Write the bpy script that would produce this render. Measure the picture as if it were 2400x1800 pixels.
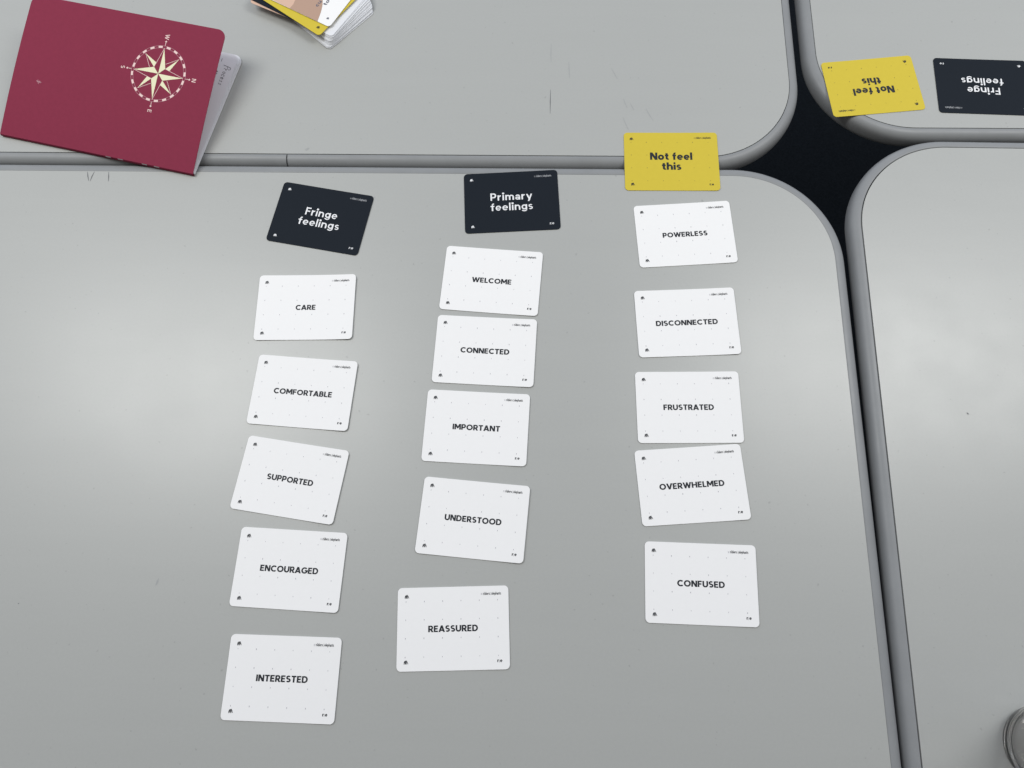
import bpy, bmesh, math, random
from mathutils import Matrix, Vector

random.seed(7)
SC = bpy.context.scene
COL = SC.collection
for o in list(bpy.data.objects):
    bpy.data.objects.remove(o)
R = math.radians
PI = math.pi

# ------------------------------------------------------------------ camera
HCAM = 0.6457                      # metres above the desk tops (desk tops are z = 0)
pitch, roll, yaw = R(72.525), R(-5.2424), R(6.50)
fw = Vector((0, math.cos(pitch), -math.sin(pitch)))
up = Vector((0, math.sin(pitch), math.cos(pitch)))
rt = Vector((1, 0, 0))
r2 = rt * math.cos(roll) + up * math.sin(roll)
u2 = -rt * math.sin(roll) + up * math.cos(roll)
M = Matrix((r2, u2, -fw)).transposed()
M = Matrix.Rotation(yaw, 3, 'Z') @ M
cd = bpy.data.cameras.new('camera')
cd.sensor_width = 36
cd.lens = 27.014
cd.clip_start = 0.02
cd.clip_end = 60
cam = bpy.data.objects.new('camera', cd)
COL.objects.link(cam)
cam.matrix_world = Matrix.Translation((0, 0, HCAM)) @ M.to_4x4()
SC.camera = cam

# ------------------------------------------------------------------ light
SC.view_settings.view_transform = 'Standard'
SC.view_settings.look = 'None'
SC.view_settings.exposure = 0
SC.view_settings.gamma = 1
SC.view_settings.use_curve_mapping = False
SC.render.engine = 'CYCLES'
SC.cycles.max_bounces = 12

W = bpy.data.worlds.new('World')
SC.world = W
W.use_nodes = True
nt = W.node_tree
bg = nt.nodes['Background']
tc = nt.nodes.new('ShaderNodeTexCoord')
sx = nt.nodes.new('ShaderNodeSeparateXYZ')
nt.links.new(tc.outputs['Generated'], sx.inputs[0])
ramp = nt.nodes.new('ShaderNodeValToRGB')       # room: dim behind the photographer, daylight ahead
mr = nt.nodes.new('ShaderNodeMapRange')
mr.inputs['From Min'].default_value = -1
mr.inputs['From Max'].default_value = 1
nt.links.new(sx.outputs['Y'], mr.inputs['Value'])
nt.links.new(mr.outputs[0], ramp.inputs[0])
ramp.color_ramp.elements[0].position = 0.25
ramp.color_ramp.elements[0].color = (0.292, 0.262, 0.205, 1)
ramp.color_ramp.elements[1].position = 0.80
ramp.color_ramp.elements[1].color = (0.56, 0.615, 0.745, 1)
e_ = ramp.color_ramp.elements.new(0.14)           # dark end added on the photographer's side, for contrast in the glass
e_.color = (0.05, 0.046, 0.042, 1)
nt.links.new(ramp.outputs[0], bg.inputs['Color'])
bg.inputs['Strength'].default_value = 1.0


def panel(x, y, z, sx_, sy_, power, col, rz=0):
    l = bpy.data.lights.new('ceiling_panel', 'AREA')
    l.shape = 'RECTANGLE'
    l.size, l.size_y = sx_, sy_
    l.energy = power
    l.color = col
    o = bpy.data.objects.new('ceiling_panel', l)
    COL.objects.link(o)
    o.location = (x, y, z)
    o.rotation_euler = (0, 0, rz)
    return o


panel(-0.88, 0.60, 1.3, 0.86, 0.42, 13.2, (1.0, 1.0, 0.97), 0)
panel(0.94, 0.69, 1.3, 0.90, 0.40, 13.6, (1.0, 1.0, 0.97), 0)

# ------------------------------------------------------------------ helpers


def tag(o, label=None, cat=None, group=None, kind=None):
    if label: o['label'] = label
    if cat: o['category'] = cat
    if group: o['group'] = group
    if kind: o['kind'] = kind
    return o


def empty(name, loc=(0, 0, 0), rz=0):
    o = bpy.data.objects.new(name, None)
    o.empty_display_size = 0.02
    o.location = loc
    o.rotation_euler = (0, 0, rz)
    COL.objects.link(o)
    return o


def mesh(name, verts, faces, mat, parent=None, smooth=False):
    me = bpy.data.meshes.new(name)
    me.from_pydata([tuple(v) for v in verts], [], faces)
    me.update()
    if isinstance(mat, (list, tuple)):
        for m in mat: me.materials.append(m)
    else:
        me.materials.append(mat)
    if smooth:
        for p in me.polygons: p.use_smooth = True
    o = bpy.data.objects.new(name, me)
    COL.objects.link(o)
    if parent: o.parent = parent
    return o


def rrect(x0, y0, x1, y1, r, n=16):
    """rounded rectangle, counter-clockwise, as (x, y, normal)"""
    pts = []
    for cx, cy, a0 in ((x1 - r, y1 - r, 0), (x0 + r, y1 - r, 90), (x0 + r, y0 + r, 180), (x1 - r, y0 + r, 270)):
        for i in range(n + 1):
            a = R(a0 + 90 * i / n)
            pts.append((cx + r * math.cos(a), cy + r * math.sin(a), math.cos(a), math.sin(a)))
    return pts


def prism(outline, z0, z1):
    n = len(outline)
    v = [(p[0], p[1], z1) for p in outline] + [(p[0], p[1], z0) for p in outline]
    f = [list(range(n)), list(range(2 * n - 1, n - 1, -1))]
    for i in range(n):
        j = (i + 1) % n
        f.append([i, n + i, n + j, j])
    return v, f


def tube(p0, p1, r, n=20):
    p0, p1 = Vector(p0), Vector(p1)
    d = (p1 - p0).normalized()
    a = d.orthogonal().normalized()
    b = d.cross(a)
    v = []
    for p in (p0, p1):
        for i in range(n):
            t = 2 * PI * i / n
            v.append(p + a * math.cos(t) * r + b * math.sin(t) * r)
    f = [[i, (i + 1) % n, n + (i + 1) % n, n + i] for i in range(n)]
    f += [list(range(n - 1, -1, -1)), list(range(n, 2 * n))]
    return v, f


# ------------------------------------------------------------------ materials


def lin(r, g, b):
    def c(u):
        u /= 255
        return u / 12.92 if u <= 0.04045 else ((u + 0.055) / 1.055) ** 2.4
    return (c(r), c(g), c(b), 1)


def mat(name, col, rough=0.6, spec=0.5, noise=0.0, nscale=60, bump=0.0, bscale=400, rvar=0.0, rscale=8, specks=0.0):
    m = bpy.data.materials.new(name)
    m.use_nodes = True
    t = m.node_tree
    b = t.nodes['Principled BSDF']
    b.inputs['Base Color'].default_value = col if len(col) == 4 else (*col, 1)
    b.inputs['Roughness'].default_value = rough
    b.inputs['Specular IOR Level'].default_value = spec
    g = t.nodes.new('ShaderNodeNewGeometry')
    if noise:
        nz = t.nodes.new('ShaderNodeTexNoise')
        nz.inputs['Scale'].default_value = nscale
        nz.inputs['Detail'].default_value = 6
        nz.inputs['Roughness'].default_value = 0.65
        t.links.new(g.outputs['Position'], nz.inputs['Vector'])
        r_ = t.nodes.new('ShaderNodeMapRange')
        r_.inputs['From Min'].default_value = 0.25
        r_.inputs['From Max'].default_value = 0.75
        r_.inputs['To Min'].default_value = 1 - noise
        r_.inputs['To Max'].default_value = 1 + noise
        t.links.new(nz.outputs['Fac'], r_.inputs['Value'])
        mx = t.nodes.new('ShaderNodeVectorMath')
        mx.operation = 'SCALE'
        mx.inputs[0].default_value = b.inputs['Base Color'].default_value[:3]
        t.links.new(r_.outputs[0], mx.inputs['Scale'])
        t.links.new(mx.outputs[0], b.inputs['Base Color'])
    if rvar:
        nz = t.nodes.new('ShaderNodeTexNoise')
        nz.inputs['Scale'].default_value = rscale
        nz.inputs['Detail'].default_value = 4
        t.links.new(g.outputs['Position'], nz.inputs['Vector'])
        r_ = t.nodes.new('ShaderNodeMapRange')
        r_.inputs['From Min'].default_value = 0.3
        r_.inputs['From Max'].default_value = 0.7
        r_.inputs['To Min'].default_value = rough - rvar
        r_.inputs['To Max'].default_value = rough + rvar
        t.links.new(nz.outputs['Fac'], r_.inputs['Value'])
        t.links.new(r_.outputs[0], b.inputs['Roughness'])
    if specks:
        # sparse dust specks and faint wiping smears
        nz = t.nodes.new('ShaderNodeTexNoise')
        nz.inputs['Scale'].default_value = 260
        nz.inputs['Detail'].default_value = 1
        t.links.new(g.outputs['Position'], nz.inputs['Vector'])
        r_ = t.nodes.new('ShaderNodeMapRange')
        r_.inputs['From Min'].default_value = 0.735
        r_.inputs['From Max'].default_value = 0.80
        r_.inputs['To Min'].default_value = 1.0
        r_.inputs['To Max'].default_value = 1 - specks
        t.links.new(nz.outputs['Fac'], r_.inputs['Value'])
        src = b.inputs['Base Color'].links[0].from_socket
        mp = t.nodes.new('ShaderNodeMapping')
        mp.inputs['Rotation'].default_value = (0, 0, 0.5)
        mp.inputs['Scale'].default_value = (4, 38, 1)
        t.links.new(g.outputs['Position'], mp.inputs['Vector'])
        n2 = t.nodes.new('ShaderNodeTexNoise')
        n2.inputs['Scale'].default_value = 1.6
        n2.inputs['Detail'].default_value = 5
        t.links.new(mp.outputs[0], n2.inputs['Vector'])
        q_ = t.nodes.new('ShaderNodeMapRange')
        q_.inputs['From Min'].default_value = 0.3
        q_.inputs['From Max'].default_value = 0.7
        q_.inputs['To Min'].default_value = 0.993
        q_.inputs['To Max'].default_value = 1.007
        t.links.new(n2.outputs['Fac'], q_.inputs['Value'])
        mm = t.nodes.new('ShaderNodeMath')
        mm.operation = 'MULTIPLY'
        t.links.new(r_.outputs[0], mm.inputs[0])
        t.links.new(q_.outputs[0], mm.inputs[1])
        m2 = t.nodes.new('ShaderNodeVectorMath')
        m2.operation = 'SCALE'
        t.links.new(src, m2.inputs[0])
        t.links.new(mm.outputs[0], m2.inputs['Scale'])
        t.links.new(m2.outputs[0], b.inputs['Base Color'])
    if bump:
        nz = t.nodes.new('ShaderNodeTexNoise')
        nz.inputs['Scale'].default_value = bscale
        nz.inputs['Detail'].default_value = 3
        t.links.new(g.outputs['Position'], nz.inputs['Vector'])
        bp = t.nodes.new('ShaderNodeBump')
        bp.inputs['Strength'].default_value = bump
        bp.inputs['Distance'].default_value = 0.0004
        t.links.new(nz.outputs['Fac'], bp.inputs['Height'])
        t.links.new(bp.outputs[0], b.inputs['Normal'])
    return m


LAMINATE = mat('grey_laminate', (0.375, 0.384, 0.372), rough=0.345, spec=0.53, noise=0.022, nscale=420, bump=0.08, bscale=900, specks=0.18, rvar=0.018, rscale=13)
LAMINATE_WORN = mat('worn_grey_laminate', (0.375, 0.384, 0.372), rough=0.345, spec=0.53, noise=0.022, nscale=420, bump=0.08, bscale=900, specks=0.18, rvar=0.022, rscale=26)
EDGING = mat('grey_vinyl_edging', (0.243, 0.252, 0.260), rough=0.40, spec=0.22, noise=0.06, nscale=35, rvar=0.06, rscale=30)
STEEL = mat('dark_painted_steel', (0.03, 0.03, 0.033), rough=0.5)
CARPET = mat('dark_carpet', (0.022, 0.027, 0.031), rough=0.95, spec=0.1, noise=0.4, nscale=300)
WHITE = mat('white_card_stock', (0.825, 0.825, 0.828), rough=0.6, spec=0.2, noise=0.008, nscale=200)
DECKWHITE = mat('deck_card_stock', (0.71, 0.725, 0.76), rough=0.5, spec=0.3, noise=0.008, nscale=200)
YELLOW = mat('yellow_card_stock', (0.585, 0.465, 0.045), rough=0.6, spec=0.2, noise=0.02, nscale=200)
NAVY = mat('navy_card_stock', (0.0100, 0.0140, 0.0205), rough=0.65, spec=0.10, noise=0.03, nscale=200)
PEACH = mat('peach_print', (0.62, 0.42, 0.32), rough=0.5, spec=0.3)
TAN = mat('tan_print', (0.43, 0.285, 0.215), rough=0.5, spec=0.3)
INK = mat('dark_ink', (0.010, 0.013, 0.019), rough=0.55, spec=0.3)
PEN = mat('grey_pen', (0.07, 0.07, 0.085), rough=0.6, spec=0.3)
INKW = mat('white_ink', (0.78, 0.79, 0.81), rough=0.55, spec=0.3)
INKG = mat('pale_grey_ink', (0.40, 0.40, 0.43), rough=0.55, spec=0.3)
INKO = mat('olive_ink', (0.24, 0.195, 0.035), rough=0.55, spec=0.3)
INKM = mat('muted_white_ink', (0.30, 0.31, 0.33), rough=0.55, spec=0.3)
INKB = mat('blue_grey_ink', (0.10, 0.11, 0.15), rough=0.55, spec=0.3)
CRIMSON = mat('crimson_cover_card', (0.215, 0.026, 0.057), rough=0.7, spec=0.14, noise=0.05, nscale=260, bump=0.12, bscale=1500)
CREAM = mat('cream_foil', (0.70, 0.69, 0.46), rough=0.5)
BLUSH = mat('blush_foil', (0.72, 0.52, 0.50), rough=0.5)
MAUVE = mat('mauve_foil', (0.36, 0.16, 0.20), rough=0.5)
PAPER = mat('white_paper', (0.70, 0.70, 0.74), rough=0.8, spec=0.2)
THREAD = mat('white_thread', (0.5, 0.5, 0.53), rough=0.8)
PENCIL = mat('pencil_scratch', (0.13, 0.135, 0.14), rough=0.6)
FAINT = mat('faint_scratch', (0.31, 0.32, 0.325), rough=0.5)
JOINT = mat('dark_joint', (0.01, 0.01, 0.012), rough=0.8)

GLASS = bpy.data.materials.new('clear_glass')
GLASS.use_nodes = True
gb = GLASS.node_tree.nodes['Principled BSDF']
gb.inputs['Base Color'].default_value = (0.96, 0.95, 0.94, 1)
gb.inputs['Roughness'].default_value = 0.015
gb.inputs['Transmission Weight'].default_value = 1.0
gb.inputs['IOR'].default_value = 1.5

# ------------------------------------------------------------------ floor and desks
fl = mesh('floor', [(-4, -4, -0.735), (4, -4, -0.735), (4, 4, -0.735), (-4, 4, -0.735)], [[0, 1, 2, 3]], CARPET)
tag(fl, kind='structure')

ER = 0.0110        # half the desk-top thickness
ED = 0.0102        # how far the softly rounded edging stands out


def desk(name, x0, y0, x1, y1, groove, label, legs, rz=0.0, pivot=(0, 0), top=LAMINATE):
    root = empty(name, (pivot[0], pivot[1], -0.735), rz)
    tag(root, label, 'desk', 'grey desks pushed together')
    px, py = pivot
    rad = 0.088
    ol = rrect(x0 - px, y0 - py, x1 - px, y1 - py, rad, 40)
    v, f = prism(ol, -2 * ER + 0.0005, 0)
    dz = 0.735
    v = [(a, b, c + dz) for a, b, c in v]
    mesh('tabletop', v, f, top, root)
    # half-round edging swept round the top, with a hairline groove beside the laminate
    prof = [(groove, -0.0045), (groove, -0.00035)]
    K = 26
    for i in range(K + 1):
        a = PI / 2 - PI * i / K
        ca, sa = math.cos(a), math.sin(a)
        prof.append((groove + 0.0004 + (ED - groove) * abs(ca) ** 0.80, -ER + (ER - 0.0002) * math.copysign(abs(sa) ** 0.80, sa)))
    prof.append((groove, -2 * ER + 0.0004))
    n, m = len(ol), len(prof)
    ev, ef = [], []
    for x, y, nx, ny in ol:
        for d, z in prof:
            ev.append((x + nx * d, y + ny * d, z + dz))
    for i in range(n):
        j = (i + 1) % n
        for k in range(m - 1):
            ef.append([i * m + k, i * m + k + 1, j * m + k + 1, j * m + k])
    mesh('edging', ev, ef, EDGING, root, smooth=True)
    for lx, ly in legs:
        v, f = tube((lx - px, ly - py, 0), (lx - px, ly - py, dz - 2 * ER), 0.019)
        mesh('leg', v, f, STEEL, root, smooth=False)
    return root


d_main = desk('desk', -1.2297, -0.3363, 0.2703, 0.4137, 0.00025,
              'grey desk carrying the three columns of word cards', [(-1.1, -0.2), (-0.1, -0.2), (-1.1, 0.2), (-0.1, 0.2)])
d_fl = desk('desk', -1.2561, 0.4350, 0.2439, 1.1850, 0.0006,
            'grey desk under the crimson notebook and the loose card deck', [(-1.1, 0.75), (-0.15, 0.75), (-1.1, 1.05), (-0.15, 1.05)])
d_fr = desk('desk', 0.2736, 0.4688, 1.7736, 1.2188, 0.0005,
            'grey desk holding the upside-down yellow and navy cards', [(0.95, 0.95), (1.6, 0.95), (0.95, 1.08), (1.6, 1.08)])
d_nr = desk('desk', 0.2985, -0.3026, 1.7985, 0.4474, 0.0009,
            'bare grey desk carrying only the clear drinking glass', [(0.85, -0.2), (1.65, -0.2), (0.85, 0.15), (1.65, 0.15)], R(-0.58), (0.2985, 0.36), LAMINATE_WORN)


def strokes(name, segs, w, m, parent, z=0.00012):
    inv = Matrix.Translation(parent.location) @ Matrix.Rotation(parent.rotation_euler.z, 4, 'Z')
    inv = inv.inverted()
    for x0, y0, x1, y1 in segs:
        a, b = Vector((x0, y0, z)), Vector((x1, y1, z))
        d = (b - a).normalized()
        nrm = Vector((-d.y, d.x, 0)) * w / 2
        mid = (a + b) / 2 + nrm * random.uniform(-1.0, 1.0)
        v = [inv @ (a + nrm * .35), inv @ (a - nrm * .35), inv @ (mid - nrm), inv @ (b - nrm * .35), inv @ (b + nrm * .35), inv @ (mid + nrm)]
        mesh(name, v, [[0, 1, 2, 3, 4, 5]], m, parent)


strokes('pencil_mark', [(-0.4455, 0.4130, -0.4423, 0.4027), (-0.4385, 0.4130, -0.4408, 0.4024), (-0.4243, 0.4130, -0.4226, 0.4024),
                        (-0.4239, 0.0062, -0.4236, 0.0054)], 0.0010, PENCIL, d_main)
strokes('smudge', [(-0.3106, 0.0284, -0.3122, 0.0229)], 0.0016, FAINT, d_main)
strokes('pencil_mark', [(0.0075, 0.5109, 0.0074, 0.4828)], 0.0008, PENCIL, d_fl)
strokes('scratch', [(0.0076, 0.5664, 0.0076, 0.5438), (0.0684, 0.5368, 0.0742, 0.5239), (0.0798, 0.5007, 0.0834, 0.4897),
                    (0.0864, 0.4952, 0.09, 0.4872), (0.079, 0.4787, 0.0845, 0.4636), (0.1018, 0.4888, 0.1085, 0.475),
                    (0.0255, 0.5444, 0.0264, 0.5248), (-0.2326, 0.4392, -0.2291, 0.4419), (-0.2318, 0.4386, -0.2286, 0.4413)], 0.0006, FAINT, d_fl)
strokes('fleck', [(0.3673, 0.1832, 0.3688, 0.1817)], 0.0014, PENCIL, d_nr)

# the butt joint in the far desk's edging
jv, jf = [], []
for i in range(15):
    a = PI / 2 - PI * 0.75 * i / 14
    y = 0.4350 - 0.0011 - (ED - 0.0004) * abs(math.cos(a)) ** 0.80
    z = -ER + (ER + 0.00005) * math.copysign(abs(math.sin(a)) ** 0.80, math.sin(a)) + 0.735
    for s in (-1, 1):
        jv.append((-0.2500 + s * 0.00045, y, z))
for i in range(14):
    jf.append([2 * i, 2 * i + 1, 2 * i + 3, 2 * i + 2])
mesh('edging_joint', jv, jf, JOINT, d_fl)

# ------------------------------------------------------------------ lettering
# a geometric bold alphabet drawn with constant-width strokes: cap height 1, x-height 0.70
SW = 0.205
WT = [1.0]          # stroke weight multiplier


def _clip(poly, lo, hi):
    for sgn, lim in ((1, lo), (-1, -hi)):
        out = []
        for i in range(len(poly)):
            p, q = poly[i - 1], poly[i]
            a, b = p[1] * sgn - lim, q[1] * sgn - lim
            if (a >= 0) != (b >= 0):
                t = a / (a - b)
                out.append((p[0] + (q[0] - p[0]) * t, p[1] + (q[1] - p[1]) * t))
            if b >= 0: out.append(q)
        poly = out
        if not poly: return []
    return poly


def _L(x0, y0, x1, y1, w=SW, ext=0.0):
    w *= WT[0]
    d = math.hypot(x1 - x0, y1 - y0)
    ux, uy = (x1 - x0) / d, (y1 - y0) / d
    x0, y0, x1, y1 = x0 - ux * ext, y0 - uy * ext, x1 + ux * ext, y1 + uy * ext
    nx, ny = -uy * w / 2, ux * w / 2
    return [[(x0 - nx, y0 - ny), (x1 - nx, y1 - ny), (x1 + nx, y1 + ny), (x0 + nx, y0 + ny)]]


def _A(cx, cy, rx, ry, a0, a1, w=SW, n=None):
    w *= WT[0]
    n = n or max(4, int(abs(a1 - a0) / 18))
    out = []
    def pt(a, s):
        a = R(a)
        return (cx + (rx + s * w / 2) * math.cos(a), cy + (ry + s * w / 2 * 0.96) * math.sin(a))
    for i in range(n):
        t0, t1 = a0 + (a1 - a0) * i / n, a0 + (a1 - a0) * (i + 1) / n
        out.append([pt(t0, -1), pt(t0, 1), pt(t1, 1), pt(t1, -1)])
    return out


def _dot(cx, cy, r):
    return [[(cx + r * math.cos(2 * PI * i / 10), cy + r * math.sin(2 * PI * i / 10)) for i in range(10)]]


def _S(cx, y0, hgt, rx, w):
    r1, r2 = (hgt / 2 - w / 2) * 0.5, (hgt / 2 - w / 2) * 0.5
    yt, yb = y0 + hgt - w / 2 - r1, y0 + w / 2 + r2
    return [_A(cx, yt, rx * .96, r1, 35, 268, w), _A(cx, yb, rx, r2, -147, 92, w)]


V = lambda x, a=0, b=1: _L(x, a, x, b)
T_ = 0.185


def alphabet():
    return {   # glyph: (advance width, strokes, low, high)
        'A': (0.88, [_L(.09, 0, .44, 1, .215, .12), _L(.79, 0, .44, 1, .215, .12), _L(.24, .27, .64, .27, T_)]),
        'B': (0.70, [V(.1), _L(.2, .905, .38, .905, T_), _L(.2, .52, .40, .52, T_), _L(.2, .095, .40, .095, T_), _A(.38, .712, .17, .19, -90, 90, .2), _A(.40, .308, .20, .21, -90, 90, .2)]),
        'C': (0.88, [_A(.5, .5, .40, .405, 44, 316)]),
        'D': (0.84, [V(.1), _L(.2, .905, .36, .905, T_), _L(.2, .095, .36, .095, T_), _A(.36, .5, .375, .405, -90, 90, .2)]),
        'E': (0.63, [V(.1), _L(.2, .905, .61, .905, T_), _L(.2, .505, .56, .505, T_), _L(.2, .095, .61, .095, T_)]),
        'F': (0.61, [V(.1), _L(.2, .905, .60, .905, T_), _L(.2, .49, .54, .49, T_)]),
        'G': (0.95, [_A(.5, .5, .40, .405, 42, 356), _L(.54, .46, 1.0, .46, T_)]),
        'H': (0.82, [V(.1), V(.71), _L(.2, .5, .61, .5, T_)]),
        'I': (0.205, [V(.1)]),
        'L': (0.57, [V(.1), _L(.2, .095, .57, .095, T_)]),
        'M': (0.98, [V(.1), V(.88), _L(.12, 1, .49, .30, .2, .06), _L(.86, 1, .49, .30, .2, .06)]),
        'N': (0.83, [V(.1), V(.73), _L(.12, 1, .71, 0, .215, .15)]),
        'O': (1.00, [_A(.5, .5, .40, .405, 0, 360)]),
        'P': (0.70, [V(.1), _L(.2, .905, .39, .905, T_), _L(.2, .41, .39, .41, T_), _A(.39, .658, .205, .248, -90, 90, .2)]),
        'R': (0.73, [V(.1), _L(.2, .905, .39, .905, T_), _L(.2, .43, .39, .43, T_), _A(.39, .668, .205, .238, -90, 90, .2), _L(.36, .44, .64, 0, .21, .08)]),
        'S': (0.68, _S(.34, 0, 1.0, .235, .195)),
        'T': (0.70, [_L(0, .905, .70, .905, T_), V(.35, 0, .83)]),
        'U': (0.80, [V(.1, .39, 1), V(.70, .39, 1), _A(.40, .39, .30, .295, 180, 360)]),
        'V': (0.86, [_L(.08, 1, .43, 0, .215, .12), _L(.78, 1, .43, 0, .215, .12)]),
        'W': (1.24, [_L(.08, 1, .36, 0, .2, .12), _L(.62, .98, .36, 0, .19, .12), _L(.62, .98, .88, 0, .19, .12), _L(1.16, 1, .88, 0, .2, .12)]),
        'a': (0.60, [V(.5, 0, .42), _A(.30, .42, .20, .19, 10, 165, .18), _A(.27, .205, .185, .13, 0, 360, .165)], 0, .75),
        'c': (0.60, [_A(.34, .35, .25, .255, 44, 316)]),
        'd': (0.70, [V(.59, 0, 1.02), _A(.34, .35, .24, .255, 0, 360, .19)], 0, 1.02),
        'e': (0.68, [_A(.34, .35, .25, .262, 0, 318, .175), _L(.16, .35, .66, .35, .13)]),
        'f': (0.46, [V(.22, 0, .76), _A(.42, .78, .20, .15, 95, 180, .19), _L(0, .61, .44, .61, .17)], 0, 1.05),
        'g': (0.70, [V(.59, .02, .7), _A(.34, .35, .24, .255, 0, 360, .19), _A(.34, .0, .25, .17, 195, 360, .17)], -.3, .72),
        'h': (0.68, [V(.1, 0, 1.02), V(.58, 0, .38), _A(.34, .38, .24, .24, 0, 170, .19)], 0, 1.02),
        'i': (0.22, [V(.11, 0, .7), _dot(.11, .91, .135)], 0, 1.06),
        'l': (0.205, [V(.1, 0, 1.02)], 0, 1.02),
        'm': (1.02, [V(.1, 0, .7), V(.51, 0, .42), V(.92, 0, .42), _A(.305, .42, .205, .20, 0, 170, .185), _A(.715, .42, .205, .20, 0, 170, .185)], 0, .74),
        'n': (0.68, [V(.1, 0, .7), V(.58, 0, .38), _A(.34, .38, .24, .24, 0, 170, .19)], 0, .74),
        'o': (0.70, [_A(.35, .35, .25, .255, 0, 360, .195)], -.02, .72),
        'p': (0.70, [V(.11, -.27, .7), _A(.36, .35, .24, .255, 0, 360, .19)], -.27, .72),
        'r': (0.44, [V(.1, 0, .7), _A(.36, .36, .25, .25, 80, 170, .19)], 0, .72),
        's': (0.54, _S(.27, 0, .71, .18, .165), -.01, .72),
        't': (0.46, [V(.22, .16, .92), _L(0, .61, .44, .61, .17), _A(.41, .2, .19, .11, 180, 285, .18)], 0, .92),
        'u': (0.68, [V(.58, 0, .7), V(.1, .32, .7), _A(.34, .32, .24, .23, 180, 350, .19)], -.02, .7),
        'y': (0.70, [_L(.09, .7, .36, .02, .2, .1), _L(.61, .7, .26, -.26, .2, .1)], -.26, .7),
        '|': (0.10, [_L(.05, -.15, .05, .95, .08)], -.2, 1),
        '©': (0.9, [_A(.45, .4, .38, .38, 0, 360, .09), _A(.45, .4, .17, .17, 45, 315, .09)]),
        ' ': (0.22, []),
    }


_cache = {}


def glyphs(text, wt=1.0, track=0.115):
    """flat lettering: (polygons with a tiny height step each, xmin, xmax), cap height 1, baseline 0"""
    if (text, wt) in _cache: return _cache[text, wt]
    WT[0] = wt
    GL = alphabet()
    out, x, step = [], 0.0, 0
    for ch in text:
        g = GL[ch]
        lo, hi = (g[2], g[3]) if len(g) > 2 else (-0.012, 1.012)
        for i, st in enumerate(g[1]):
            for p in st:
                q = _clip(p, lo, hi)
                if len(q) > 2: out.append(([(a + x, b) for a, b in q], i))
        x += g[0] + track
    xs = [p[0] for q, i in out for p in q]
    _cache[text, wt] = (out, min(xs), max(xs))
    return _cache[text, wt]


class Flat:
    """collects flat shapes in card millimetres; build() drapes them on a height function"""
    def __init__(self): self.v, self.f, self.z = [], [], []
    def poly(self, pts, lift=0):
        k = len(self.v)
        self.v += [(p[0], p[1]) for p in pts]
        self.z += [lift * 0.000004] * len(pts)
        self.f.append(list(range(k, k + len(pts))))
    def ellipse(self, cx, cy, a, b, n=10):
        self.poly([(cx + a * math.cos(2 * PI * i / n), cy + b * math.sin(2 * PI * i / n)) for i in range(n)])
    def text(self, s, cap, x0, x1, ybase, rot=0.0, wt=1.0):
        """lettering with the given cap height, fitted between x0 and x1"""
        g, a, b = glyphs(s, wt)
        sx_ = (x1 - x0) / (b - a)
        c, sn = math.cos(rot), math.sin(rot)
        for q, i in g:
            pts = []
            for x, y in q:
                X, Y = (x - a) * sx_, y * cap
                pts.append((x0 + X * c - Y * sn, ybase + X * sn + Y * c))
            self.poly(pts, i)
    def build(self, name, m, parent, hfun, dz):
        vv = [(x / 1000, y / 1000, hfun(x / 1000, y / 1000) + dz + z) for (x, y), z in zip(self.v, self.z)]
        return mesh(name, vv, self.f, m, parent)


def elephant(F, cx, cy, s=1.0, flip=1):
    P = lambda pts: F.poly([(cx + x * s * flip, cy + y * s) for x, y in (pts if flip > 0 else pts[::-1])])
    # rump and back, two pairs of legs, ear, head and the trunk hanging to the right
    P([(-1.50, -1.45), (-1.05, -1.45), (-1.00, -0.55), (-0.75, -0.45), (-0.62, 1.12), (-1.05, 0.95), (-1.40, 0.45), (-1.55, -0.3)])
    P([(-0.62, -1.25), (-0.18, -1.45), (0.02, -0.6), (0.12, 1.15), (-0.20, 1.30), (-0.52, 1.15), (-0.66, -0.4)])
    P([(0.16, -1.35), (0.55, -1.35), (0.62, -0.2), (0.72, 0.85), (0.45, 1.5), (0.20, 1.1)])
    P([(0.80, 0.75), (1.05, 0.40), (1.62, -1.15), (1.28, -1.30), (0.98, -0.55), (0.72, -0.15)])


CW, CH, CR, CT = 0.090, 0.06407, 0.0036, 0.00035


def outline_y(x, W=CW, Hh=CH, r=CR):
    ax = abs(x)
    if ax <= W / 2 - r: return Hh / 2
    d = min(ax - (W / 2 - r), r)
    return Hh / 2 - r + math.sqrt(max(r * r - d * d, 0))


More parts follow.
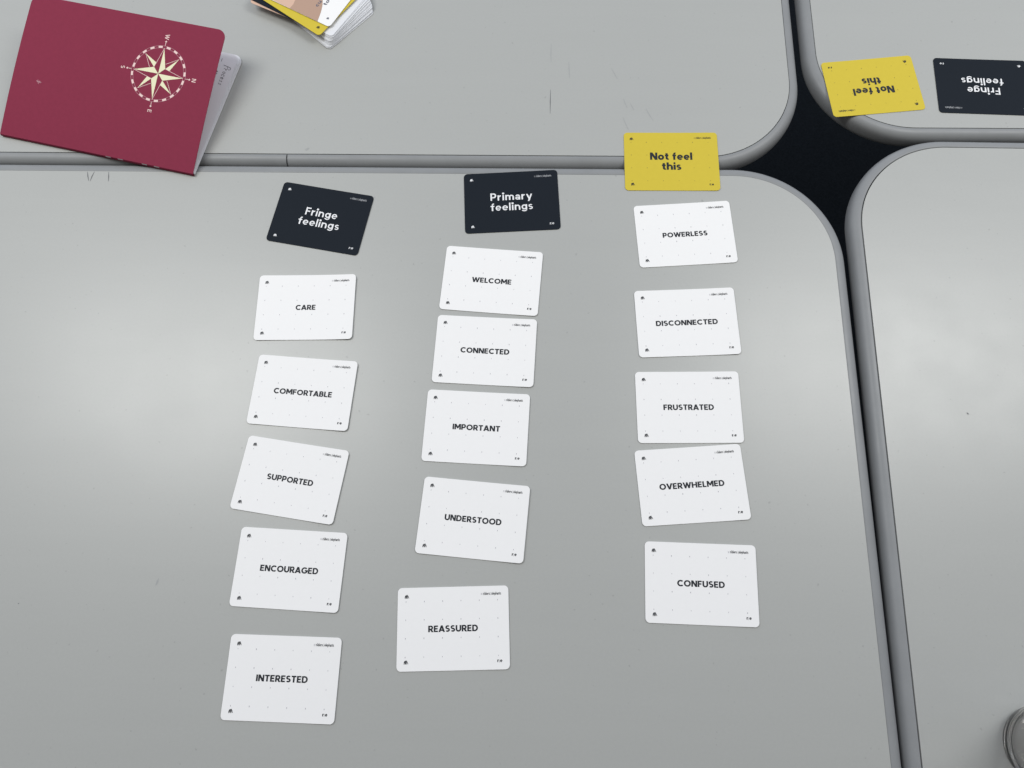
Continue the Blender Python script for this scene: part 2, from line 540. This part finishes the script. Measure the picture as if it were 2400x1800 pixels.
def card_body(name, m, hfun, parent=None, T=CT, edge=None):
    xs = []
    for i in range(9):
        a = PI / 2 * i / 8
        xs.append(-CW / 2 + CR - CR * math.cos(a))
    n = 22
    for i in range(1, n): xs.append(-CW / 2 + CR + (CW - 2 * CR) * i / n)
    for i in range(9):
        a = PI / 2 * i / 8
        xs.append(CW / 2 - CR + CR * math.sin(a))
    ny = 10
    v, f = [], []
    for lay in (1, 0):
        for x in xs:
            h = outline_y(x)
            for j in range(ny + 1):
                y = -h + 2 * h * j / ny
                v.append((x, y, hfun(x, y) + (0 if lay else -T)))
    N, L = len(xs), len(xs) * (ny + 1)
    idx = lambda l, i, j: l * L + i * (ny + 1) + j
    for i in range(N - 1):
        for j in range(ny):
            f.append([idx(0, i, j), idx(0, i + 1, j), idx(0, i + 1, j + 1), idx(0, i, j + 1)])
            f.append([idx(1, i, j), idx(1, i, j + 1), idx(1, i + 1, j + 1), idx(1, i + 1, j)])
        f.append([idx(0, i, 0), idx(1, i, 0), idx(1, i + 1, 0), idx(0, i + 1, 0)])
        f.append([idx(0, i, ny), idx(0, i + 1, ny), idx(1, i + 1, ny), idx(1, i, ny)])
    for i, s in ((0, 1), (N - 1, -1)):
        for j in range(ny):
            q = [idx(0, i, j), idx(0, i, j + 1), idx(1, i, j + 1), idx(1, i, j)]
            f.append(q if s > 0 else q[::-1])
    return mesh(name, v, f, m, parent)


def curl_fun(cx, cy, base=CT + 0.00012):
    """a card that has taken a slight bow: lifted edges, never below its base"""
    return lambda x, y: base + cx * (x / (CW / 2)) ** 2 * 0.5 * (1 + 0.5 * x / (CW / 2)) + cy * (y / (CH / 2)) ** 2 * 0.5


EPS = 0.00007


def marks(card, h, ink, mink, dink, skip=()):
    F = Flat(); elephant(F, -37.55, 25.05, 1.12 if ink is INK else 0.95); F.build('elephant_mark', ink, card, h, EPS)
    F = Flat(); elephant(F, -37.45, -25.2, 1.12 if ink is INK else 0.95); F.build('elephant_mark', ink, card, h, EPS)
    F = Flat()
    F.text('riders', 2.3, 24.5, 30.0, 25.0, wt=1.1)
    F.text('|', 2.2, 30.7, 30.95, 25.0)
    F.text('elephants', 2.3, 31.4, 39.0, 25.0, wt=1.1)
    F.build('maker_line', mink, card, h, EPS)
    F = Flat(); F.text('©', 1.9, 22.6, 23.9, 25.1)
    F.build('copyright_sign', dink or mink, card, h, EPS)
    F = Flat()
    F.text('r', 2.7, 35.1, 36.3, -26.5, wt=1.3 if ink is INK else 0.9)
    F.text('|', 2.0, 36.65, 36.85, -26.5)
    F.text('e', 2.7, 37.3, 39.1, -26.5, wt=1.2 if ink is INK else 0.9)
    F.build('corner_initials', ink, card, h, EPS)
    if dink:
        F = Flat()
        for r_ in range(4):
            for c_ in range(6):
                if (r_, c_) in skip: continue
                x, y = -38.2 + 14.86 * c_, 21.05 - 14.17 * r_
                k = random.uniform(0.75, 1.15)
                F.ellipse(x, y, 0.27 * k, 0.62 * k)
        F.build('dot_grid', dink, card, h, EPS)


def word_card(word, width, x, y, rz, label, cx=0.0004, cy=0.0):
    h = curl_fun(cx * 1.5, cy * 1.5)
    c = card_body('word_card', WHITE, h)
    c.location = (x, y, 0)
    c.rotation_euler = (0, 0, R(rz))
    tag(c, label, 'card', 'white feeling cards laid out in columns')
    F = Flat()
    F.text(word, 4.95, -width / 2, width / 2, -2.75, wt=1.22)
    F.build('word', INK, c, h, EPS)
    marks(c, h, INK, INK, INKG)
    return c


def title_card(lines, stock, ink, mink, dink, x, y, rz, label, cx=0.0003, cy=0.0, name='title_card', skip=()):
    h = curl_fun(cx, cy)
    c = card_body(name, stock, h)
    c.location = (x, y, 0)
    c.rotation_euler = (0, 0, R(rz))
    tag(c, label, 'card', 'coloured heading cards')
    F = Flat()
    for s, x0, x1, yb in lines:
        F.text(s, 8.0, x0, x1, yb, wt=1.28 if ink is INK else 0.84)
    F.build('heading', ink, c, h, EPS)
    marks(c, h, ink, mink, dink, skip)
    return c


FRINGE = [('Fringe', -15.8, 15.4, 1.2), ('feelings', -20.2, 20.0, -9.6)]
PRIMARY = [('Primary', -20.0, 19.8, 1.6), ('feelings', -20.2, 19.8, -9.4)]
NOTFEEL = [('Not feel', -20.4, 20.2, 1.6), ('this', -9.2, 9.2, -9.4)]
SKIP = {(1, 2), (1, 3), (2, 2), (2, 3)}

title_card(FRINGE, NAVY, INKW, INKM, None, -0.2097, 0.3640, -9.83, 'navy card reading Fringe feelings, tilted, heading the left column', 0.0004)
title_card(PRIMARY, NAVY, INKW, INKM, None, -0.0281, 0.3838, 3.73, 'navy card reading Primary feelings, heading the middle column', 0.0002)
title_card(NOTFEEL, YELLOW, INK, INK, INKO, 0.1245, 0.4290, 0.36, 'yellow card reading Not feel this, bridging the seam between two desks', 0.0005, skip=SKIP)
title_card(NOTFEEL, YELLOW, INK, INK, INKO, 0.3249, 0.5163, 186.16, 'upside-down yellow Not feel this card overhanging a rounded desk corner', 0.0004, skip=SKIP)
title_card(FRINGE, NAVY, INKW, INKM, None, 0.4317, 0.5162, 177.92, 'upside-down navy Fringe feelings card cut by the right edge of the photo', 0.0003)

for w, wd, x, y, rz, lab, cx in (
    ('CARE', 18.2, -0.2141, 0.2723, 1.46, 'white card reading CARE, below the tilted navy card', 0.0012),
    ('COMFORTABLE', 52.2, -0.2077, 0.1908, -3.54, 'white card reading COMFORTABLE, between CARE and SUPPORTED', 0.0012),
    ('SUPPORTED', 40.6, -0.2102, 0.1131, -7.86, 'white card reading SUPPORTED, most tilted of the left column', 0.0010),
    ('ENCOURAGED', 48.6, -0.2026, 0.0386, -2.12, 'white card reading ENCOURAGED, between SUPPORTED and INTERESTED', 0.0008),
    ('INTERESTED', 41.4, -0.1988, -0.0456, -0.42, 'white card reading INTERESTED, lowest of the left column', 0.0007),
    ('WELCOME', 36.4, -0.0444, 0.3012, -3.79, 'white card reading WELCOME, below the navy Primary feelings card', 0.0006),
    ('CONNECTED', 43.8, -0.0480, 0.2326, -2.18, 'white card reading CONNECTED, between WELCOME and IMPORTANT', 0.0008),
    ('IMPORTANT', 41.2, -0.0529, 0.1619, -2.04, 'white card reading IMPORTANT, between CONNECTED and UNDERSTOOD', 0.0007),
    ('UNDERSTOOD', 47.8, -0.0524, 0.0828, -4.25, 'white card reading UNDERSTOOD, between IMPORTANT and REASSURED', 0.0011),
    ('REASSURED', 40.0, -0.0649, -0.0041, 2.83, 'white card reading REASSURED, lowest of the middle column', 0.0005),
    ('POWERLESS', 41.7, 0.1343, 0.3511, 4.25, 'white card reading POWERLESS, below the yellow card on the seam', 0.0004),
    ('DISCONNECTED', 55.3, 0.1323, 0.2626, 3.03, 'white card reading DISCONNECTED, between POWERLESS and FRUSTRATED', 0.0008),
    ('FRUSTRATED', 43.5, 0.1306, 0.1837, 1.28, 'white card reading FRUSTRATED, nearly touching OVERWHELMED below it', 0.0006),
    ('OVERWHELMED', 54.6, 0.1304, 0.1159, 5.01, 'white card reading OVERWHELMED, tilted up towards FRUSTRATED', 0.0006),
    ('CONFUSED', 38.2, 0.1343, 0.0354, -0.84, 'white card reading CONFUSED, lowest of the right column', 0.0006),
):
    word_card(w, wd, x, y, rz, lab, cx, cx * 0.25)

# ------------------------------------------------------------------ loose deck of cards


def deck_card(name, corner, ang, z, m, label, group, bow=0.0):
    """corner: the card corner nearest the camera; ang: direction of its long side (degrees)"""
    h = lambda x, y: CT + bow * (x / (CW / 2)) ** 2
    c = card_body(name, m, h, T=CT)
    a = R(ang)
    L = Vector((math.cos(a), math.sin(a)))              # along the long side, up-left
    Sd = Vector((math.sin(a), -math.cos(a)))            # along the short side, up-right
    ctr = Vector(corner) + L * CW / 2 + Sd * CH / 2
    c.location = (ctr.x, ctr.y, z)
    c.rotation_euler = (0, 0, a + PI)
    tag(c, label, 'card', group)
    return c


DG = 'cards in the loose deck'
NW = 26
for i in range(NW):
    t = i / (NW - 1)
    cx = -0.2206 + 0.0045 * t + random.uniform(-0.0006, 0.0006)
    cy = 0.5580 + 0.0085 * t ** 1.2 + random.uniform(-0.0006, 0.0006)
    an = 138 + 10.5 * t ** 1.4 + random.uniform(-0.45, 0.45)
    deck_card('deck_card', (cx, cy), an, 0.00002 + 0.00037 * i, DECKWHITE,
              'lowest white card of the loose deck, lying on the desk' if i == 0 else 'plain white card in the fanned lower part of the loose deck', DG, 0.00002)
zt = 0.00037 * NW
# local frame of a deck card: +x points away from the long direction (rotated by 180), so the near corner is (+CW/2, ...)
deck_card('deck_card', (-0.2247, 0.5718), 155.2, zt + 0.0004, PEACH, 'peach card showing as a thin strip under the navy card in the deck', DG)
deck_card('deck_card', (-0.2289, 0.5701), 150.9, zt + 0.0010, NAVY, 'navy card between the peach and yellow cards in the loose deck', DG)
yc = deck_card('deck_card', (-0.2285, 0.5657), 144.2, zt + 0.0017, YELLOW, 'plain yellow card under the printed top card of the loose deck', DG)
hy = lambda x, y: CT
F = Flat(); elephant(F, 37.4, -24.5, 1.15); F.build('elephant_mark', INK, yc, hy, EPS)
topc = deck_card('deck_card', (-0.2187, 0.5759), 151.6, zt + 0.0026, WHITE, 'top card of the loose deck, printed with peach and tan shapes', DG)
# print on the top card: its near corner sits at local (+45, -32)
F = Flat()
F.poly([(-44.2, 31.5), (-44.2, -31.5), (-4.6, -31.97), (-4.2, -26), (-6.5, -17), (-7.5, -5), (-4, 10), (4, 31.5)])
F.build('peach_shape', PEACH, topc, hy, 0.00005)
F = Flat()
F.poly([(-4.6, -31.97), (30.2, -31.97), (28.6, -26.5), (26.9, -21.3), (25.3, -17), (22.9, -12), (20.3, -7.8), (16, -2.5), (10, 3), (4, 31.5), (-4, 10), (-7.5, -5), (-6.5, -17), (-4.2, -26)])
F.build('tan_shape', TAN, topc, hy, 0.00010)
F = Flat()
F.text('cu', 4.2, 20.2, 20.2 + 8.0, -16.8, rot=PI / 2)
F.text('to', 4.2, 26.8, 26.8 + 7.4, -11.3, rot=PI / 2)
F.build('lettering', INKB, topc, hy, 0.00016)
F = Flat(); elephant(F, 37.6, -23.6, 0.9); F.build('elephant_mark', INKB, topc, hy, 0.00016)

# ------------------------------------------------------------------ notebook
ND, NL = 0.1436, 0.2066
phi = R(15.7)
nb = empty('notebook', (-0.53987, 0.45269, 0), R(-12.322))
tag(nb, 'crimson softcover notebook with a cream compass rose, cover lifting from its pages', 'notebook')


def nb_outline(L, D, r, n=10):
    pts = [(0, 0), (L, 0)]
    for i in range(n + 1):
        a = PI / 2 * i / n
        pts.append((L - r + r * math.cos(a), D - r + r * math.sin(a)))
    for i in range(n + 1):
        a = PI / 2 + PI / 2 * i / n
        pts.append((r + r * math.cos(a), D - r + r * math.sin(a)))
    return pts


Z0 = 0.0042
COVR = 0.0088


def cov_map(u, v, dz=0.0):
    """a point of the open front cover: u along the spine, v towards the fore edge (slightly bowed)"""
    t = v / ND
    bow = 0.0016 * 4 * t * (1 - t)
    return (u, v * math.cos(phi) - (bow + dz) * math.sin(phi), Z0 + v * math.sin(phi) + (bow + dz) * math.cos(phi))


def cover_mesh(name, fn, T, m, parent):
    NV = 30
    vs = [ND * i / NV for i in range(NV)]
    vs = [v for v in vs if v < ND - COVR] + [ND - COVR + COVR * math.sin(PI / 2 * i / 10) for i in range(11)]
    v, f = [], []
    NU = 8
    for lay in (0, 1):
        for q in vs:
            d = max(0, q - (ND - COVR))
            ins = COVR - math.sqrt(max(COVR ** 2 - d * d, 0)) if d > 0 else 0
            for k in range(NU + 1):
                u = ins + (NL - 2 * ins) * k / NU
                v.append(fn(u, q, -T * lay))
    n = len(vs)
    L = n * (NU + 1)
    I = lambda l, i, k: l * L + i * (NU + 1) + k
    for i in range(n - 1):
        for k in range(NU):
            f.append([I(0, i, k), I(0, i, k + 1), I(0, i + 1, k + 1), I(0, i + 1, k)])
            f.append([I(1, i, k), I(1, i + 1, k), I(1, i + 1, k + 1), I(1, i, k + 1)])
        f.append([I(0, i, 0), I(0, i + 1, 0), I(1, i + 1, 0), I(1, i, 0)])
        f.append([I(0, i, NU), I(1, i, NU), I(1, i + 1, NU), I(0, i + 1, NU)])
    for k in range(NU):
        f.append([I(0, 0, k), I(1, 0, k), I(1, 0, k + 1), I(0, 0, k + 1)])
        f.append([I(0, n - 1, k), I(0, n - 1, k + 1), I(1, n - 1, k + 1), I(1, n - 1, k)])
    return mesh(name, v, f, m, parent)


cover = cover_mesh('front_cover', cov_map, 0.0005, CRIMSON, nb)
cover_mesh('back_cover', lambda u, v, dz: (0.0012 + u * 0.988, v * 0.975, 0.00065 + dz), 0.0005, CRIMSON, nb)


# page block: a few slightly fanned leaves
def leaf(name, z, rise, dv, du, T, parent):
    fn = lambda u, v: (u + du, v + 0.0016, z + rise * (v / ND) ** 1.6)
    NV = 16
    DD = ND + dv - 0.0020
    vs = [DD * i / NV for i in range(NV)]
    vs = [v for v in vs if v < DD - COVR] + [DD - COVR + COVR * math.sin(PI / 2 * i / 8) for i in range(9)]
    v, f = [], []
    for lay in (0, 1):
        for q in vs:
            d = max(0, q - (DD - COVR))
            ins = COVR - math.sqrt(max(COVR ** 2 - d * d, 0)) if d > 0 else 0
            for u in (ins, NL - 0.0006 - ins):
                x, y, zz = fn(u, q)
                v.append((x, y, zz - T * lay))
    n = len(vs)
    I = lambda l, i, k: l * n * 2 + i * 2 + k
    for i in range(n - 1):
        f.append([I(0, i, 0), I(0, i, 1), I(0, i + 1, 1), I(0, i + 1, 0)])
        f.append([I(1, i, 0), I(1, i + 1, 0), I(1, i + 1, 1), I(1, i, 1)])
        f.append([I(0, i, 0), I(0, i + 1, 0), I(1, i + 1, 0), I(1, i, 0)])
        f.append([I(0, i, 1), I(1, i, 1), I(1, i + 1, 1), I(0, i + 1, 1)])
    f.append([I(0, 0, 0), I(1, 0, 0), I(1, 0, 1), I(0, 0, 1)])
    f.append([I(0, n - 1, 0), I(0, n - 1, 1), I(1, n - 1, 1), I(1, n - 1, 0)])
    return mesh(name, v, f, PAPER, parent)


leaf('page_block', 0.0026, 0.0002, -0.0005, 0.0006, 0.0018, nb)
leaf('page_block', 0.0034, 0.0018, -0.0022, 0.0004, 0.0006, nb)
top_leaf = leaf('page', 0.0037, 0.0048, -0.0042, -0.0002, 0.00012, nb)
# handwriting near the fore-edge corner of the top page
hz = lambda v: 0.0037 + 0.0048 * max(0, (v - 0.0016) / ND) ** 1.6 + 0.00015


def pen(segs, name):
    v, f = [], []
    for pl in segs:
        for (u0, v0), (u1, v1) in zip(pl[:-1], pl[1:]):
            d = Vector((u1 - u0, v1 - v0))
            if d.length == 0: continue
            nn = Vector((-d.y, d.x)).normalized() * 0.00022
            k = len(v)
            for (a, b) in ((u0 - nn.x, v0 - nn.y), (u0 + nn.x, v0 + nn.y), (u1 + nn.x, v1 + nn.y), (u1 - nn.x, v1 - nn.y)):
                v.append((a, b, hz(b)))
            f.append([k, k + 3, k + 2, k + 1])
    return mesh(name, v, f, PEN, top_leaf)


def script(chars, u0, v0, s):
    """slanting handwriting that runs from the fore edge towards the spine; letters stand towards +u"""
    G = {'P': [[(0, -.3), (0.15, 1.25), (.5, 1.3), (.7, 1.0), (.5, .65), (.12, .55)]],
         'r': [[(0, 0), (.1, .6), (.15, .4), (.4, .62)]],
         'o': [[(.25, 0), (.05, .3), (.25, .6), (.45, .3), (.25, 0)]],
         'c': [[(.42, .5), (.2, .6), (.05, .3), (.2, 0), (.45, .1)]],
         'e': [[(.05, .28), (.42, .35), (.25, .6), (.05, .3), (.22, 0), (.45, .1)]],
         's': [[(.4, .55), (.15, .5), (.35, .2), (.1, 0)]],
         'i': [[(.1, .6), (.12, 0), (.25, .1)]], '-': [[(0, .3), (.9, .34)]]}
    out, x = [], 0
    for ch in chars:
        if ch == ' ': x += .5; continue
        for pl in G[ch]:
            out.append([(u0 + s * b, v0 - s * (x + a + .15 * b)) for a, b in pl])
        x += .62
    return out


pen(script('Process', NL - 0.0112, ND - 0.0190, 0.0054) + script('-', NL - 0.018, ND - 0.0115, 0.0042) + script('ec', NL - 0.0185, ND - 0.0262, 0.0038)
    + script('is', NL - 0.0135, ND - 0.0905, 0.0034), 'handwriting')

# stitching along the spine
sv, sf = [], []
for k in range(15):
    u = 0.012 + k * 0.0128
    if k not in (8, 9, 11, 12): continue
    b = len(sv)
    for (du, dy, dz_) in ((0, -0.00035, Z0 - 0.0012), (0.0055, -0.00035, Z0 - 0.0012), (0.0055, -0.0001, Z0 + 0.00012), (0, -0.0001, Z0 + 0.00012)):
        sv.append((u + du, dy, dz_))
    sf.append([b, b + 1, b + 2, b + 3])
mesh('stitching', sv, sf, THREAD, nb)
# spine fold joining the covers
spv, spf = [], []
for i in range(9):
    a = -PI / 2 - PI * i / 8
    spv += [(0, 0.0008 + 0.0011 * math.cos(a), Z0 / 2 + 0.0001 + (Z0 / 2 - 0.0002) * math.sin(a)), (NL, 0.0008 + 0.0011 * math.cos(a), Z0 / 2 + 0.0001 + (Z0 / 2 - 0.0002) * math.sin(a))]
for i in range(8):
    spf.append([2 * i, 2 * i + 2, 2 * i + 3, 2 * i + 1])
mesh('spine', spv, spf, CRIMSON, nb)

# compass rose printed on the cover (north points along +u)
CU, CV, CRAD = 0.1491, 0.0890, 0.0279


class CoverArt:
    def __init__(self): self.v, self.f = [], []
    def poly(self, pts):
        k = len(self.v)
        self.v += [cov_map(CU + p[0] * CRAD, CV + p[1] * CRAD, 0.00006 + self.dz) for p in pts]
        self.f.append(list(range(k, k + len(pts))))
    dz = 0.0
    def line(self, a, b, w):
        a, b = Vector(a), Vector(b)
        n = (b - a).normalized()
        n = Vector((-n.y, n.x)) * w / 2
        self.poly([a + n, a - n, b - n, b + n])
    def build(self, name, m):
        o = mesh(name, self.v, self.f, m, cover)
        return o


def pol(r, deg): return (r * math.cos(R(deg)), r * math.sin(R(deg)))


A = CoverArt()
# ring: outlines and blocks
for r0, r1 in ((1.0, 1.012), (0.922, 0.934)):
    for i in range(96):
        a0, a1 = 360 * i / 96, 360 * (i + 1) / 96
        A.poly([pol(r0, a0), pol(r1, a0), pol(r1, a1), pol(r0, a1)])
A.build('compass_ring', MAUVE)
A = CoverArt()
A.dz = 0.00001
for k in range(20):
    a = 18 * k + 9
    N = 4
    for j in range(N):
        a0, a1 = a - 4.4 + 8.8 * j / N, a - 4.4 + 8.8 * (j + 1) / N
        A.poly([pol(0.932, a0), pol(1.002, a0), pol(1.002, a1), pol(0.932, a1)])
# thin outlines of the dark halves of the star points, ticks and diamonds
for k in range(4):
    A.line(pol(0.93, 90 * k), pol(0.30, 90 * k + 45), 0.014)
    A.line(pol(1.02, 90 * k), pol(1.15, 90 * k), 0.018)
    c = pol(1.17, 90 * k)
    A.poly([(c[0] - .04, c[1]), (c[0], c[1] - .04), (c[0] + .04, c[1]), (c[0], c[1] + .04)])
    b = pol(0.90, 90 * k + 45)
    A.line(b, pol(0.42, 90 * k + 45 + 19), 0.014)
A.build('compass_marks', BLUSH)
A = CoverArt()
A.dz = 0.00003
for k in range(4):
    # main points: one pale half each, on the clockwise side
    A.poly([(0, 0), pol(0.30, 90 * k - 45), pol(0.92, 90 * k)])
    # diagonal points: pale half
    tip = pol(0.88, 90 * k + 45)
    base0 = pol(0.30, 90 * k + 45)
    base1 = pol(0.42, 90 * k + 45 - 21)
    A.poly([base0, base1, tip])
A.build('compass_star', CREAM)
A = CoverArt()
A.dz = 0.00003
for s, deg in (('N', 0), ('W', 90), ('S', 180), ('E', 270)):
    A = CoverArt()
    g, a, b = glyphs(s, 0.8)
    cx, cy = pol(1.34, deg)
    sc = 0.155
    for q, i in g:
        A.dz = 0.00003 + i * 0.000005
        # letters stand with their tops towards north (+u)
        A.poly([(cx + (y - .5) * sc, cy - (x - (a + b) / 2) * sc) for x, y in q])
    A.build('compass_letter', BLUSH)
A = CoverArt()
A.dz = 0.00003
sc_ = lambda u, v: ((u - CU) / CRAD, (v - CV) / CRAD)
for (u0, v0), (u1, v1) in (((0.0262, 0.0590), (0.0318, 0.0582)), ((0.0275, 0.0602), (0.0290, 0.0560)), ((0.0296, 0.0596), (0.0308, 0.0572)), ((0.0268, 0.0582), (0.0304, 0.0577))):
    A.line(sc_(u0, v0), sc_(u1, v1), 0.02)
A.build('scuff', MAUVE)

# ------------------------------------------------------------------ drinking glass
GX, GY = 0.3815, -0.0763
prof = [(0.0, 0.0010), (0.0200, 0.0008), (0.0235, 0.0), (0.0262, 0.0012), (0.0280, 0.0040), (0.0289, 0.0080), (0.0293, 0.0150), (0.0312, 0.045), (0.0330, 0.078), (0.0338, 0.0898),
        (0.0334, 0.0916), (0.0322, 0.0913), (0.0318, 0.0895), (0.0302, 0.060), (0.0288, 0.030), (0.0281, 0.0180), (0.0270, 0.0120), (0.0245, 0.0085), (0.0200, 0.0068), (0.0100, 0.0062), (0.0, 0.0060)]
N = 72
gv, gf = [], []
for i in range(N):
    a = 2 * PI * i / N
    for r, z in prof[1:-1]:
        gv.append((r * math.cos(a), r * math.sin(a), z))
m_ = len(prof) - 2
for i in range(N):
    j = (i + 1) % N
    for k in range(m_ - 1):
        gf.append([i * m_ + k, j * m_ + k, j * m_ + k + 1, i * m_ + k + 1])
gv += [(0, 0, prof[0][1]), (0, 0, prof[-1][1])]
for i in range(N):
    j = (i + 1) % N
    gf.append([N * m_, j * m_, i * m_])
    gf.append([N * m_ + 1, i * m_ + m_ - 1, j * m_ + m_ - 1])
g = mesh('drinking_glass', gv, gf, GLASS, None, smooth=True)
g.location = (GX, GY, 0.0001)
tag(g, 'clear drinking glass on the bare desk, cut off at the bottom right corner', 'glass')
